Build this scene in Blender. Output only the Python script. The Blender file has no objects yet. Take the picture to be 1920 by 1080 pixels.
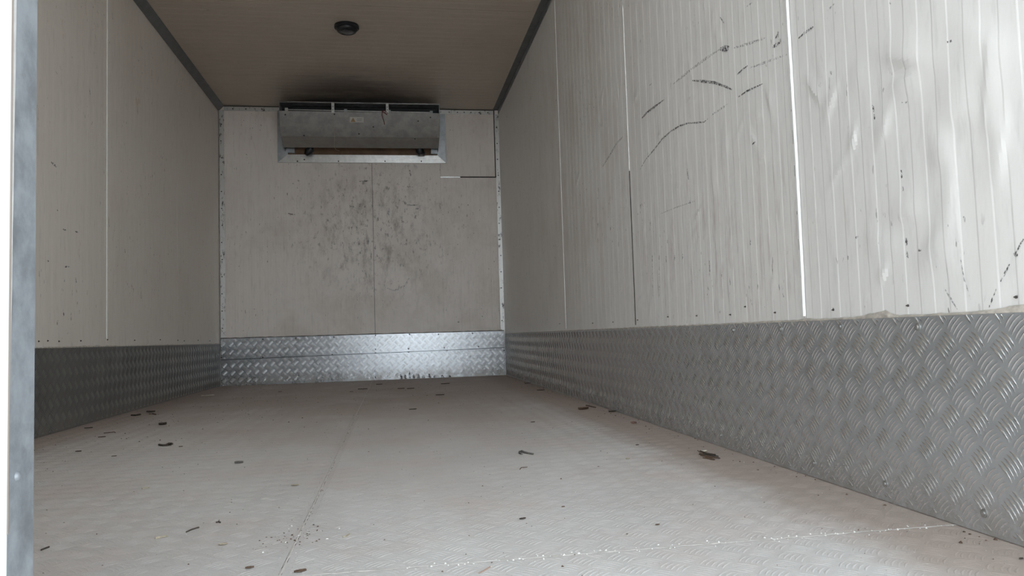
import bpy, bmesh, math, random
import numpy as np
from mathutils import Vector, Matrix

# ---------------------------------------------------------------- camera, sky, exposure
F_PX = 1414.53
CR = Vector((0.98739549, -0.15524300, -0.03081813))
CU = Vector((0.02095589, -0.06476867, 0.99768029))
CF = Vector((0.15687892, 0.98575080, 0.06069904))
CAM = Vector((0.0, 0.0, 0.26956))
XL, XR, H, D = -1.06882, 0.73118, 1.77673, 4.94806      # inside of the cargo box
Y0 = 0.55                                                # its open rear end

sc = bpy.context.scene
col = sc.collection
cd = bpy.data.cameras.new('camera')
cam = bpy.data.objects.new('camera', cd)
col.objects.link(cam)
cam.matrix_world = Matrix(((CR.x, CU.x, -CF.x, CAM.x), (CR.y, CU.y, -CF.y, CAM.y), (CR.z, CU.z, -CF.z, CAM.z), (0, 0, 0, 1)))
cd.sensor_width = 36.0
cd.lens = F_PX * 36.0 / 1920.0
cd.clip_start = 0.02
cd.clip_end = 400
sc.camera = cam

w = bpy.data.worlds.new('overcast_sky')
sc.world = w
w.use_nodes = True
bg = w.node_tree.nodes['Background']
bg.inputs[0].default_value = (0.85, 0.945, 1.0, 1)
# hazy desert sky: brightest at the horizon, dimmer towards the zenith
_nt = w.node_tree
_tc = _nt.nodes.new('ShaderNodeTexCoord'); _sx = _nt.nodes.new('ShaderNodeSeparateXYZ'); _mr = _nt.nodes.new('ShaderNodeMapRange')
_mr.interpolation_type = 'SMOOTHSTEP'
for _k, _v in (('From Min', 0.02), ('From Max', 0.62), ('To Min', 3.0), ('To Max', 0.75)): _mr.inputs[_k].default_value = _v
_nt.links.new(_tc.outputs['Generated'], _sx.inputs[0]); _nt.links.new(_sx.outputs['Z'], _mr.inputs['Value']); _nt.links.new(_mr.outputs[0], bg.inputs[1])
sc.view_settings.view_transform = 'Standard'
sc.view_settings.look = 'None'
sc.view_settings.gamma = 1
sc.view_settings.use_curve_mapping = False
sc.view_settings.exposure = 1.14

# high sun from the front left of the truck: it lights the yard behind the open door, never the inside
sd = bpy.data.lights.new('sun', 'SUN'); sd.energy = 5.0; sd.angle = math.radians(3); sd.color = (1.0, 0.985, 0.96)
sun = bpy.data.objects.new('sun', sd); col.objects.link(sun)
sun.rotation_euler = Vector((0.30, -0.42, -0.86)).to_track_quat('-Z', 'Y').to_euler()

random.seed(7)
RNG = np.random.default_rng(11)

# ---------------------------------------------------------------- helpers
def ray(px, py):
    return CR * ((px - 960) / F_PX) - CU * ((py - 540) / F_PX) + CF
def atx(px, py, X):
    d = ray(px, py); return CAM + d * ((X - CAM.x) / d.x)
def aty(px, py, Y):
    d = ray(px, py); return CAM + d * ((Y - CAM.y) / d.y)
def atz(px, py, Z):
    d = ray(px, py); return CAM + d * ((Z - CAM.z) / d.z)

def mesh_obj(name, verts, faces, mat, parent=None, smooth=False, kind=None, label=None):
    me = bpy.data.meshes.new(name)
    me.from_pydata([tuple(v) for v in verts], [], faces)
    me.update()
    if smooth:
        me.polygons.foreach_set('use_smooth', [True] * len(me.polygons))
    me.materials.append(mat)
    o = bpy.data.objects.new(name, me)
    col.objects.link(o)
    if parent is not None:
        o.parent = parent
        o.matrix_parent_inverse = Matrix.Translation(-parent.location) if parent.parent is None else Matrix.Identity(4)
    if kind: o['kind'] = kind
    if label: o['label'] = label
    return o

class MB:
    def __init__(s): s.v = []; s.f = []
    def add(s, vs, fs):
        n = len(s.v); s.v += [tuple(x) for x in vs]; s.f += [tuple(i + n for i in f) for f in fs]
    def box(s, x0, x1, y0, y1, z0, z1):
        s.add([(x, y, z) for x in (x0, x1) for y in (y0, y1) for z in (z0, z1)],
              [(0, 1, 3, 2), (4, 6, 7, 5), (0, 4, 5, 1), (2, 3, 7, 6), (0, 2, 6, 4), (1, 5, 7, 3)])
    def prism(s, poly, ext):
        """poly: list of 3D points, ext: extrusion vector"""
        n = len(poly); e = Vector(ext)
        vs = [Vector(q) for q in poly] + [Vector(q) + e for q in poly]
        fs = [tuple(range(n))[::-1], tuple(range(n, 2 * n))] + [(i, (i + 1) % n, n + (i + 1) % n, n + i) for i in range(n)]
        s.add(vs, fs)
    def tube(s, pts, rad, n=8):
        pts = [Vector(q) for q in pts]
        rs = rad if isinstance(rad, (list, tuple)) else [rad] * len(pts)
        rings = []
        for i, q in enumerate(pts):
            t = (pts[min(i + 1, len(pts) - 1)] - pts[max(i - 1, 0)]).normalized()
            a = t.orthogonal().normalized() if i == 0 else (pa - t * pa.dot(t)).normalized()
            pa = a; b = t.cross(a)
            rings.append([q + (a * math.cos(k * 2 * math.pi / n) + b * math.sin(k * 2 * math.pi / n)) * rs[i] for k in range(n)])
        vs = [x for r_ in rings for x in r_]; fs = []
        for i in range(len(rings) - 1):
            for k in range(n):
                fs.append((i * n + k, i * n + (k + 1) % n, (i + 1) * n + (k + 1) % n, (i + 1) * n + k))
        fs.append(tuple(range(n))[::-1]); fs.append(tuple((len(rings) - 1) * n + k for k in range(n)))
        s.add(vs, fs)
    def lathe(s, prof, c, axis, n=24):
        """prof: (radius, height) along axis from c"""
        ax = Vector(axis).normalized(); a = ax.orthogonal().normalized(); b = ax.cross(a); c = Vector(c)
        vs = []; fs = []
        for (r_, h_) in prof:
            for k in range(n):
                t = 2 * math.pi * k / n
                vs.append(c + ax * h_ + (a * math.cos(t) + b * math.sin(t)) * r_)
        for i in range(len(prof) - 1):
            for k in range(n):
                fs.append((i * n + k, i * n + (k + 1) % n, (i + 1) * n + (k + 1) % n, (i + 1) * n + k))
        fs.append(tuple(range(n))[::-1]); fs.append(tuple((len(prof) - 1) * n + k for k in range(n)))
        s.add(vs, fs)
    def build(s, name, mat, parent=None, smooth=False, kind=None, label=None):
        o = mesh_obj(name, s.v, s.f, mat, parent, smooth, kind, label)
        bm = bmesh.new(); bm.from_mesh(o.data); bmesh.ops.recalc_face_normals(bm, faces=bm.faces); bm.to_mesh(o.data); bm.free()
        if smooth:
            o.data.polygons.foreach_set('use_smooth', [True] * len(o.data.polygons))
            o.data.set_sharp_from_angle(angle=math.radians(38))
        return o

def struct(o): o['kind'] = 'structure'; return o
def empty(name, loc):
    o = bpy.data.objects.new(name, None); o.location = loc; o.empty_display_size = 0.05; col.objects.link(o); return o
def thing(name, label, cat, loc, group=None):
    o = empty(name, loc); o['label'] = label; o['category'] = cat
    if group: o['group'] = group
    return o

# ---------------------------------------------------------------- materials
def nodes(name):
    m = bpy.data.materials.new(name); m.use_nodes = True
    nt = m.node_tree; return m, nt, nt.nodes['Principled BSDF']
def N(nt, t, **kw):
    n = nt.nodes.new(t)
    for k, v in kw.items():
        if k in n.inputs.keys(): n.inputs[k].default_value = v
        else: setattr(n, k, v)
    return n
def coord(nt, scale=(1, 1, 1)):
    g = N(nt, 'ShaderNodeNewGeometry'); mp = N(nt, 'ShaderNodeMapping')
    mp.inputs['Scale'].default_value = scale
    nt.links.new(g.outputs['Position'], mp.inputs['Vector']); return mp.outputs[0]
def noise(nt, vec, scale, detail=4, rough=0.6):
    n = N(nt, 'ShaderNodeTexNoise'); n.inputs['Scale'].default_value = scale
    n.inputs['Detail'].default_value = detail; n.inputs['Roughness'].default_value = rough
    nt.links.new(vec, n.inputs['Vector']); return n.outputs['Fac']
def ramp(nt, fac, a, b, va=0.0, vb=1.0):
    n = N(nt, 'ShaderNodeMapRange'); n.interpolation_type = 'SMOOTHSTEP'
    for k, v in (('From Min', a), ('From Max', b), ('To Min', va), ('To Max', vb)): n.inputs[k].default_value = v
    nt.links.new(fac, n.inputs['Value']); return n.outputs[0]
def mix(nt, fac, a, b):
    n = N(nt, 'ShaderNodeMix'); n.data_type = 'RGBA'
    for s_, v in ((0, fac), (6, a), (7, b)):
        if isinstance(v, (int, float)): n.inputs[s_].default_value = v
        elif isinstance(v, tuple): n.inputs[s_].default_value = (*v, 1)
        else: nt.links.new(v, n.inputs[s_])
    return n.outputs[2]
def mul(nt, a, b, op='MULTIPLY'):
    n = N(nt, 'ShaderNodeMath'); n.operation = op
    for i, v in enumerate((a, b)):
        if isinstance(v, (int, float)): n.inputs[i].default_value = v
        else: nt.links.new(v, n.inputs[i])
    return n.outputs[0]
def blob(nt, c, r):
    """soft ellipsoidal stain mask around world point c with radii r"""
    g = N(nt, 'ShaderNodeNewGeometry')
    s_ = N(nt, 'ShaderNodeVectorMath'); s_.operation = 'SUBTRACT'; s_.inputs[1].default_value = c
    nt.links.new(g.outputs['Position'], s_.inputs[0])
    d_ = N(nt, 'ShaderNodeVectorMath'); d_.operation = 'DIVIDE'; d_.inputs[1].default_value = r
    nt.links.new(s_.outputs[0], d_.inputs[0])
    l_ = N(nt, 'ShaderNodeVectorMath'); l_.operation = 'LENGTH'
    nt.links.new(d_.outputs[0], l_.inputs[0])
    return ramp(nt, l_.outputs['Value'], 0.2, 1.0, 1.0, 0.0)
def bump(nt, b, hgt, dist, strength=1.0):
    n = N(nt, 'ShaderNodeBump'); n.inputs['Strength'].default_value = strength; n.inputs['Distance'].default_value = dist
    nt.links.new(hgt, n.inputs['Height']); nt.links.new(n.outputs[0], b.inputs['Normal'])

def wall_material(name, base, grime, grime_amt, stain_shade=None, speck_dir='z', speck=0.69):
    m, nt, b = nodes(name)
    big = noise(nt, coord(nt, (1, 1, 0.6)), 2.2, 5)
    c1 = mix(nt, ramp(nt, big, 0.42, 0.70, 0, grime_amt), base, grime)
    sc_ = (60, 60, 9) if speck_dir == 'z' else (9, 60, 60)
    st = noise(nt, coord(nt, sc_), 1.0, 3, 0.7)
    c2 = mix(nt, ramp(nt, st, 0.50, 0.75, 0, 0.22), c1, tuple(x * 0.55 for x in base))
    sp = noise(nt, coord(nt, (110, 110, 42) if speck_dir == 'z' else (42, 110, 110)), 1.0, 2, 0.5)
    pm = noise(nt, coord(nt), 3.5, 2)
    spm = mul(nt, ramp(nt, sp, speck, speck + 0.05), ramp(nt, pm, 0.45, 0.62))
    c3 = mix(nt, mul(nt, spm, 0.75), c2, (0.12, 0.10, 0.085))
    if stain_shade: c3 = stain_shade(nt, c3)
    nt.links.new(c3, b.inputs['Base Color'])
    b.inputs['Roughness'].default_value = 0.42
    b.inputs['Specular IOR Level'].default_value = 0.35
    bump(nt, b, noise(nt, coord(nt, (1, 1, 0.35)), 28, 4), 0.0015, 0.5)
    return m

CREAM = (0.80, 0.77, 0.725)
def back_stain(nt, c):
    k = mul(nt, blob(nt, (-0.12, D, 0.95), (0.62, 1, 0.62)), ramp(nt, noise(nt, coord(nt, (6, 1, 2.6)), 2.6, 8, 0.78), 0.46, 0.68))
    c = mix(nt, mul(nt, k, 0.75), c, (0.36, 0.305, 0.26))
    k2 = mul(nt, blob(nt, (-0.1, D, 1.0), (0.75, 1, 0.7)), ramp(nt, noise(nt, coord(nt, (16, 1, 9)), 2.2, 6, 0.8), 0.55, 0.66))
    c = mix(nt, mul(nt, k2, 0.8), c, (0.14, 0.12, 0.10))
    k3 = ramp(nt, noise(nt, coord(nt, (1, 1, 1)), 2.5, 6, 0.7), 0.45, 0.7)
    return mix(nt, mul(nt, k3, 0.35), c, (0.55, 0.46, 0.38))
def ceil_stain_shade(nt, c):
    k = mul(nt, blob(nt, (-0.20, D - 0.20, H), (0.62, 0.75, 1)), ramp(nt, noise(nt, coord(nt, (1, 2, 1)), 3, 4), 0.3, 0.55, 0.55, 1))  # dark smudge by the evaporator: stain and shade together in the colour
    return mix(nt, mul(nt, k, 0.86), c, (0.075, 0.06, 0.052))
def right_stain(nt, c):
    k = mul(nt, blob(nt, (XR, 1.75, 0.45), (1, 1.0, 0.32)), ramp(nt, noise(nt, coord(nt, (1, 60, 7)), 1, 4, 0.7), 0.52, 0.68))
    c = mix(nt, mul(nt, k, 0.35), c, (0.42, 0.30, 0.27))
    k = mul(nt, blob(nt, (XR, 2.9, 1.0), (1, 1.3, 1.0)), ramp(nt, noise(nt, coord(nt, (1, 3, 1)), 3, 6, 0.7), 0.42, 0.65))
    return mix(nt, mul(nt, k, 0.35), c, (0.58, 0.47, 0.38))

M_right = wall_material('cream_ribbed_skin', (0.89, 0.865, 0.84), (0.80, 0.745, 0.70), 0.35, right_stain)
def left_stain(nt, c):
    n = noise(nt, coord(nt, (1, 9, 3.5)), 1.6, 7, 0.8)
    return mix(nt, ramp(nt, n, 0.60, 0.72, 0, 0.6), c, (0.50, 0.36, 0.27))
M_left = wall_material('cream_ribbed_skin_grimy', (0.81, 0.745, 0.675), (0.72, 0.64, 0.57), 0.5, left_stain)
M_back = wall_material('cream_front_skin', (0.90, 0.825, 0.77), (0.79, 0.70, 0.64), 0.45, back_stain)
M_ceil = wall_material('cream_roof_skin', (0.58, 0.50, 0.42), (0.50, 0.425, 0.35), 0.4, ceil_stain_shade, 'x', 0.72)

def plain(name, colr, rough=0.5, metal=0.0, var=0.0, vscale=20, spec=0.5, bmp=0):
    m, nt, b = nodes(name)
    if var:
        n = noise(nt, coord(nt), vscale, 5, 0.65)
        nt.links.new(mix(nt, ramp(nt, n, 0.3, 0.7), tuple(x * (1 - var) for x in colr), tuple(min(1, x * (1 + var)) for x in colr)), b.inputs['Base Color'])
        if bmp: bump(nt, b, n, bmp)
    else: b.inputs['Base Color'].default_value = (*colr, 1)
    b.inputs['Roughness'].default_value = rough; b.inputs['Metallic'].default_value = metal
    b.inputs['Specular IOR Level'].default_value = spec
    return m

def tread_material(name, c0, c1, r0, r1, dirt=0.3, metal=0.9):
    m, nt, b = nodes(name)
    n = noise(nt, coord(nt), 9, 6, 0.7)
    c = mix(nt, ramp(nt, n, 0.3, 0.7), c0, c1)
    dn = noise(nt, coord(nt), 30, 4, 0.7)
    g = N(nt, 'ShaderNodeNewGeometry'); sx = N(nt, 'ShaderNodeSeparateXYZ'); nt.links.new(g.outputs['Position'], sx.inputs[0])
    low = mul(nt, ramp(nt, sx.outputs['Z'], 0.0, 0.09, 1, 0), ramp(nt, dn, 0.35, 0.6))
    dd = mul(nt, mul(nt, low, 0.6), mul(nt, ramp(nt, dn, 0.60, 0.72), dirt), 'ADD')
    c = mix(nt, dd, c, (0.30, 0.26, 0.22))
    nt.links.new(c, b.inputs['Base Color'])
    nt.links.new(ramp(nt, n, 0.3, 0.7, r0, r1), b.inputs['Roughness'])
    nt.links.new(mul(nt, metal, mul(nt, dd, 0.8 * metal), 'SUBTRACT'), b.inputs['Metallic'])
    bump(nt, b, noise(nt, coord(nt), 140, 3), 0.0002, 0.5)
    return m
M_tread = tread_material('tread_aluminium', (0.56, 0.575, 0.59), (0.62, 0.635, 0.65), 0.40, 0.46, 0.12, 0.75)
M_bar = tread_material('tread_aluminium_worn_bars', (0.86, 0.87, 0.88), (0.95, 0.95, 0.96), 0.13, 0.19, 0.02, 1.0)
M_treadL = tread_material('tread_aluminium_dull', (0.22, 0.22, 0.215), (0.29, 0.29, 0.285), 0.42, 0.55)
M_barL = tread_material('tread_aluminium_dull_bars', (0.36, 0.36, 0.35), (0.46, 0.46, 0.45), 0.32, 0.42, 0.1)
M_treadB = tread_material('tread_aluminium_bright', (0.36, 0.37, 0.39), (0.41, 0.42, 0.44), 0.26, 0.30, 0.0)
M_barB = tread_material('tread_aluminium_bright_bars', (0.90, 0.90, 0.92), (0.96, 0.96, 0.97), 0.15, 0.19, 0.0)
M_galv = plain('galvanised_strip', (0.42, 0.44, 0.46), 0.45, 0.85, 0.18, 14)
M_galvdoor = plain('galvanised_door_edge', (0.265, 0.285, 0.31), 0.52, 0.45, 0.28, 26)
M_alu = plain('aluminium_angle', (0.62, 0.62, 0.61), 0.35, 0.9, 0.2, 30)
def grimy_alu():
    m, nt, b = nodes('grimy_aluminium_angle')
    n = noise(nt, coord(nt, (1, 1, 0.5)), 38, 5, 0.75)
    nt.links.new(mix(nt, ramp(nt, n, 0.54, 0.66), (0.66, 0.65, 0.63), (0.10, 0.09, 0.085)), b.inputs['Base Color'])
    b.inputs['Metallic'].default_value = 0.75; b.inputs['Roughness'].default_value = 0.4; return m
M_grimy = grimy_alu()
M_darkalu = plain('dull_grey_ceiling_angle', (0.16, 0.165, 0.165), 0.55, 0.3, 0.12, 25)
M_evap = plain('dull_cover_sheet', (0.345, 0.335, 0.325), 0.5, 0.55, 0.16, 18)
M_black = plain('black_plastic', (0.012, 0.013, 0.016), 0.4)
M_coil = plain('coil_shade_black', (0.018, 0.018, 0.02), 0.6, 0.2)  # near-black colour puts the housing's interior shade into coil and tray
M_brown = plain('brown_plywood', (0.17, 0.10, 0.06), 0.7, 0, 0.2, 12)
M_white = plain('white_bracket', (0.78, 0.78, 0.76), 0.5, 0, 0.1, 60)
M_caulk = plain('white_sealant', (0.88, 0.88, 0.86), 0.45, 0, 0.04, 60)
M_caulkd = plain('dusty_sealant', (0.55, 0.50, 0.44), 0.8, 0, 0.25, 60, bmp=0.002)
M_seam = plain('dark_seam', (0.05, 0.045, 0.04), 0.8)
M_door = plain('white_door_skin', (0.44, 0.445, 0.435), 0.5, 0, 0.04, 60, bmp=0.0006)
M_screw = plain('zinc_screw', (0.50, 0.50, 0.49), 0.35, 0.9)
M_dscrew = plain('rusty_dark_screw', (0.06, 0.05, 0.045), 0.7, 0.2)
M_twig = plain('dry_dark_twig', (0.06, 0.045, 0.035), 0.85, 0, 0.4, 300)
M_leaf = plain('dry_brown_leaf', (0.12, 0.075, 0.05), 0.85, 0, 0.4, 300)
M_straw = plain('pale_straw', (0.42, 0.36, 0.27), 0.8, 0, 0.3, 200)
M_chip = plain('pale_chip', (0.66, 0.60, 0.50), 0.8, 0, 0.1, 100)
M_lightchip = plain('white_crumb', (0.85, 0.84, 0.80), 0.8)
M_redwire = plain('red_brown_wire', (0.16, 0.04, 0.035), 0.6)
M_string = plain('pale_string', (0.5, 0.46, 0.38), 0.9)
M_label = plain('label_paper', (0.62, 0.60, 0.56), 0.6)
M_orange = plain('label_orange_print', (0.42, 0.27, 0.14), 0.6)
M_print = plain('label_grey_print', (0.25, 0.24, 0.23), 0.6)

def floor_mat():
    m, nt, b = nodes('dusty_painted_floor')
    n1 = noise(nt, coord(nt, (1.6, 0.8, 1)), 1.8, 7, 0.65)
    base = mix(nt, ramp(nt, n1, 0.35, 0.65), (0.65, 0.62, 0.605), (0.73, 0.705, 0.69))
    n2 = noise(nt, coord(nt, (1, 0.9, 1)), 2.6, 8, 0.72)
    dust = mix(nt, ramp(nt, n2, 0.44, 0.66, 0, 0.75), base, (0.66, 0.58, 0.545))
    # reddish dust lies thicker along the side plates
    g = N(nt, 'ShaderNodeNewGeometry'); sx = N(nt, 'ShaderNodeSeparateXYZ'); nt.links.new(g.outputs['Position'], sx.inputs[0])
    n3 = noise(nt, coord(nt), 7, 5, 0.7)
    xw = mul(nt, sx.outputs['X'], mul(nt, n3, 0.16), 'ADD')
    er = ramp(nt, xw, XR - 0.14, XR - 0.02)
    el = ramp(nt, xw, XL + 0.12, XL + 0.32, 1, 0)
    e = mul(nt, er, el, 'MAXIMUM')
    dust = mix(nt, mul(nt, e, 0.85), dust, (0.46, 0.37, 0.32))
    fy = ramp(nt, sx.outputs['Y'], 1.3, 3.6, 0, 0.72)  # floor tone turns darker and browner towards the closed end
    dust = mix(nt, mul(nt, fy, ramp(nt, n2, 0.25, 0.55, 0.45, 1)), dust, (0.46, 0.38, 0.34))
    # fine grit
    n4 = noise(nt, coord(nt), 260, 2, 0.6)
    dust = mix(nt, ramp(nt, n4, 0.62, 0.72, 0, 0.45), dust, (0.30, 0.25, 0.21))
    n5 = noise(nt, coord(nt, (1, 1, 1)), 190, 2, 0.6)
    dust = mix(nt, ramp(nt, n5, 0.68, 0.74, 0, 0.5), dust, (0.86, 0.85, 0.82))
    nt.links.new(dust, b.inputs['Base Color'])
    b.inputs['Roughness'].default_value = 0.62; b.inputs['Specular IOR Level'].default_value = 0.3
    bump(nt, b, noise(nt, coord(nt), 60, 5, 0.7), 0.0012, 0.5)
    return m
M_floor = floor_mat()

def scuff_mat(name, colr, thr, amp):
    m, nt, b = nodes(name)
    b.inputs['Base Color'].default_value = (*colr, 1); b.inputs['Roughness'].default_value = 0.7
    n = noise(nt, coord(nt, (200, 220, 160)), 1, 3, 0.6)
    a = ramp(nt, n, thr, thr + 0.2, 0, amp)
    nt.links.new(a, b.inputs['Alpha']); return m
M_scuff = scuff_mat('black_rubber_scuff', (0.07, 0.07, 0.075), 0.40, 0.9)
M_scufff = scuff_mat('faint_grey_scuff', (0.14, 0.14, 0.145), 0.44, 0.5)

# ---------------------------------------------------------------- setting: ribbed skin panels
def rib_profile(a, b_, pitch, depth, phase=0.0):
    """positions and depths across a panel: alternate high and low flats with short steps"""
    out = [(a, 0.0)]
    k = math.floor((a - phase) / (pitch / 2)) + 1
    st = 0.0013
    while True:
        x = phase + k * pitch / 2
        if x > b_ - 0.006: break
        if x > a + 0.006:
            lo, hi = (depth, 0.0) if k % 2 else (0.0, depth)
            out += [(x - st, hi if k % 2 == 0 else 0.0), (x + st, 0.0 if k % 2 == 0 else depth)]
            if k % 2 == 0: out[-2] = (x - st, depth); out[-1] = (x + st, 0.0)
            else: out[-2] = (x - st, 0.0); out[-1] = (x + st, depth)
        k += 1
    out.append((b_, 0.0))
    return out

def dent_field(dents, s, z):
    d = 0.0
    for (cs, cz, rs, rz, amp, ang) in dents:
        ds, dz = s - cs, z - cz
        if abs(ds) > 3 * max(rs, rz) or abs(dz) > 3 * max(rs, rz): continue
        c_, s_ = math.cos(ang), math.sin(ang)
        u = (ds * c_ + dz * s_) / rs; v = (-ds * s_ + dz * c_) / rz
        g = math.exp(-v * v) * (math.exp(-(u / 0.4) ** 2) if u < 0 else math.exp(-u * u))
        d += amp * g
    return d

def panel(name, mat, parent, prof, t0, t1, rows, place, dents=()):
    """place(s, t, d) -> world point; s across the ribs, t along them, d proud of the wall"""
    vs = []; fs = []; n = len(prof)
    # subdivide the flats when there are dents
    if dents:
        pr = []
        for (a, da), (b2, db) in zip(prof, prof[1:]):
            k = max(1, int((b2 - a) / 0.005)); pr += [(a + (b2 - a) * i / k, da + (db - da) * i / k) for i in range(k)]
        pr.append(prof[-1]); prof = pr; n = len(prof)
    for j in range(rows + 1):
        t = t0 + (t1 - t0) * j / rows
        for (s_, d_) in prof:
            dd = d_ + (dent_field(dents, s_, t) if dents else 0)
            vs.append(place(s_, t, dd))
    for j in range(rows):
        for i in range(n - 1):
            fs.append((j * n + i, j * n + i + 1, (j + 1) * n + i + 1, (j + 1) * n + i))
    # returned edges, so that a panel has thickness
    e = len(vs)
    for (s_, t) in ((prof[0][0], t0), (prof[-1][0], t0), (prof[-1][0], t1), (prof[0][0], t1)): vs.append(place(s_, t, -0.004))
    fs += [tuple([e, e + 1] + [i for i in range(n - 1, -1, -1)]), tuple([e + 3, e + 2] + [rows * n + i for i in range(n - 1, -1, -1)][0:0] + [rows * n + n - 1 - i for i in range(n)])]
    fs += [tuple([e, e + 3] + [j * n for j in range(rows, -1, -1)]), tuple([e + 1, e + 2] + [j * n + n - 1 for j in range(rows, -1, -1)])]
    fs.append((e, e + 1, e + 2, e + 3))
    o = mesh_obj(name, vs, fs, mat, parent, bool(dents))
    if dents: o.data.set_sharp_from_angle(angle=math.radians(7))
    return o

# core slabs of the box
def slab(name, x0, x1, y0, y1, z0, z1, mat):
    m = MB(); m.box(x0, x1, y0, y1, z0, z1); return struct(m.build(name, mat))
wall_right = slab('wall_right', XR + 0.004, XR + 0.06, Y0, D + 0.06, -0.06, H + 0.06, M_seam)
wall_left = slab('wall_left', XL - 0.06, XL - 0.004, Y0, D + 0.06, -0.06, H + 0.06, M_seam)
wall_back = slab('wall_back', XL - 0.004, XR + 0.004, D + 0.004, D + 0.06, -0.06, H + 0.06, M_seam)
ceiling = slab('ceiling', XL - 0.004, XR + 0.004, Y0, D + 0.004, H + 0.004, H + 0.06, M_seam)
floor = slab('floor', XL - 0.004, XR + 0.004, Y0, D + 0.004, -0.08, -0.006, M_seam)

# right wall panels; near ones dented by cargo
SEAMS = [Y0, 1.255, 2.215, 3.155, 4.10, D]
dn = []
for (px, py, rs, rz, amp, ang) in [(1700, 110, 0.03, 0.05, 0.005, 2.0), (1697, 150, 0.024, 0.035, 0.004, -1.6), (1752, 462, 0.04, 0.035, 0.0035, -2.4),
        (1700, 400, 0.03, 0.03, 0.003, 1.6), (1783, 375, 0.03, 0.06, 0.003, 0.1), (1527, 170, 0.02, 0.03, 0.0035, 2.5), (1790, 205, 0.05, 0.03, 0.003, 1.7),
        (1560, 190, 0.018, 0.03, 0.003, 0.6), (1658, 240, 0.02, 0.03, 0.003, 0.5), (1840, 80, 0.05, 0.05, 0.003, -0.8), (1602, 260, 0.012, 0.02, 0.003, 0.3),
        (1855, 155, 0.02, 0.05, 0.003, 3.3), (1878, 280, 0.02, 0.04, 0.003, 0.2), (1765, 285, 0.05, 0.02, 0.003, 1.2), (1658, 515, 0.012, 0.014, 0.003, 0.5)]:
    q = atx(px, py, XR); dn.append((q.y, q.z, rs, rz, amp, ang))
for i in range(26):
    dn.append((random.uniform(0.6, 1.24), random.uniform(0.33, 1.5), random.uniform(0.012, 0.035), random.uniform(0.015, 0.04), random.uniform(0.0008, 0.0022), random.uniform(0, 6.3)))
dn2 = [(random.uniform(1.3, 2.9), random.uniform(0.32, 1.7), random.uniform(0.010, 0.022), random.uniform(0.015, 0.035), random.uniform(0.0008, 0.002), random.uniform(0, 6.3)) for i in range(60)]
for i in range(5):
    g0 = 0.0015 if i == 1 else 0.0001; g1 = 0.0015 if i == 0 else 0.0001
    a, b_ = SEAMS[i] + (g0 if i else 0), SEAMS[i + 1] - g1
    panel('wall_panel', M_right, wall_right, rib_profile(a, b_, 0.0555, 0.00045, 0.010), 0.0, H, 300 if i == 0 else (240 if i < 3 else 1),
          lambda s_, t, d_: (XR - d_, s_, t), dn if i == 0 else (dn2 if i < 3 else ()))
for (yy, z0, z1, wv, mt, nm) in ((SEAMS[2], 0.285, 0.76, 0.0016, M_seam, 'joint_line'), (SEAMS[2], 0.76, 1.74, 0.0005, M_caulk, 'sealant_strip'), (SEAMS[3], 0.285, 1.74, 0.0016, M_caulk, 'sealant_strip')):
    m = MB(); m.box(XR - 0.0016, XR, yy - wv, yy + wv, z0, z1); m.build(nm, mt, wall_right)
SEAML = [Y0, 1.15, 2.11, 3.06, 4.01, D]
for i in range(5):
    a, b_ = SEAML[i] + (0.0015 if i else 0), SEAML[i + 1] - 0.0015
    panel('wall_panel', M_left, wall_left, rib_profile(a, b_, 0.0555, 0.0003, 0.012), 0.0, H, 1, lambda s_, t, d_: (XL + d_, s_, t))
    if 0 < i < 4:
        m = MB(); m.box(XL, XL + 0.0022, SEAML[i] - 0.004, SEAML[i] + 0.004, 0.30, H - 0.03); m.build('sealant_strip', M_caulk if i != 2 else M_caulk, wall_left)

# front bulkhead panels (the access panel is cut out of the right one)
bx_seam = aty(699, 400, D).x
ax0, ax1, az = aty(826, 331, D).x, aty(928, 331, D).x, aty(900, 331, D).z
def bpanel(name, x0, x1, z0, z1, off=0.0):
    return panel(name, M_back, wall_back, rib_profile(x0, x1, 0.05, 0.0005, 0.0), z0, z1, 1, lambda s_, t, d_: (s_, D - d_ - off, t))
bpanel('wall_panel', XL, bx_seam - 0.0012, 0.0, H)
bpanel('wall_panel', bx_seam + 0.0012, ax0, 0.0, H)
bpanel('wall_panel', ax0 + 0.0005, XR, 0.0, az - 0.008)
bpanel('wall_panel', ax1 + 0.010, XR, az - 0.0035, H)
o = bpanel('access_panel', ax0 + 0.001, ax1 + 0.001, az, H, 0.002); o['label'] = 'separate cream access panel with dark open joint'
m = MB()
m.box(ax0, ax0 + 0.13, D - 0.003, D, az - 0.009, az - 0.001); m.build('joint_strip', M_alu, wall_back)

# ceiling: ribs run across the box
SEAMC = [Y0, 1.5, 2.45, 3.40, 4.35, D]
for i in range(5):
    a, b_ = SEAMC[i] + (0.0008 if i else 0), SEAMC[i + 1] - 0.0008
    panel('ceiling_panel', M_ceil, ceiling, rib_profile(a, b_, 0.056, 0.0006, 0.0), XL, XR, 1, lambda s_, t, d_: (t, s_, H - d_))

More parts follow.
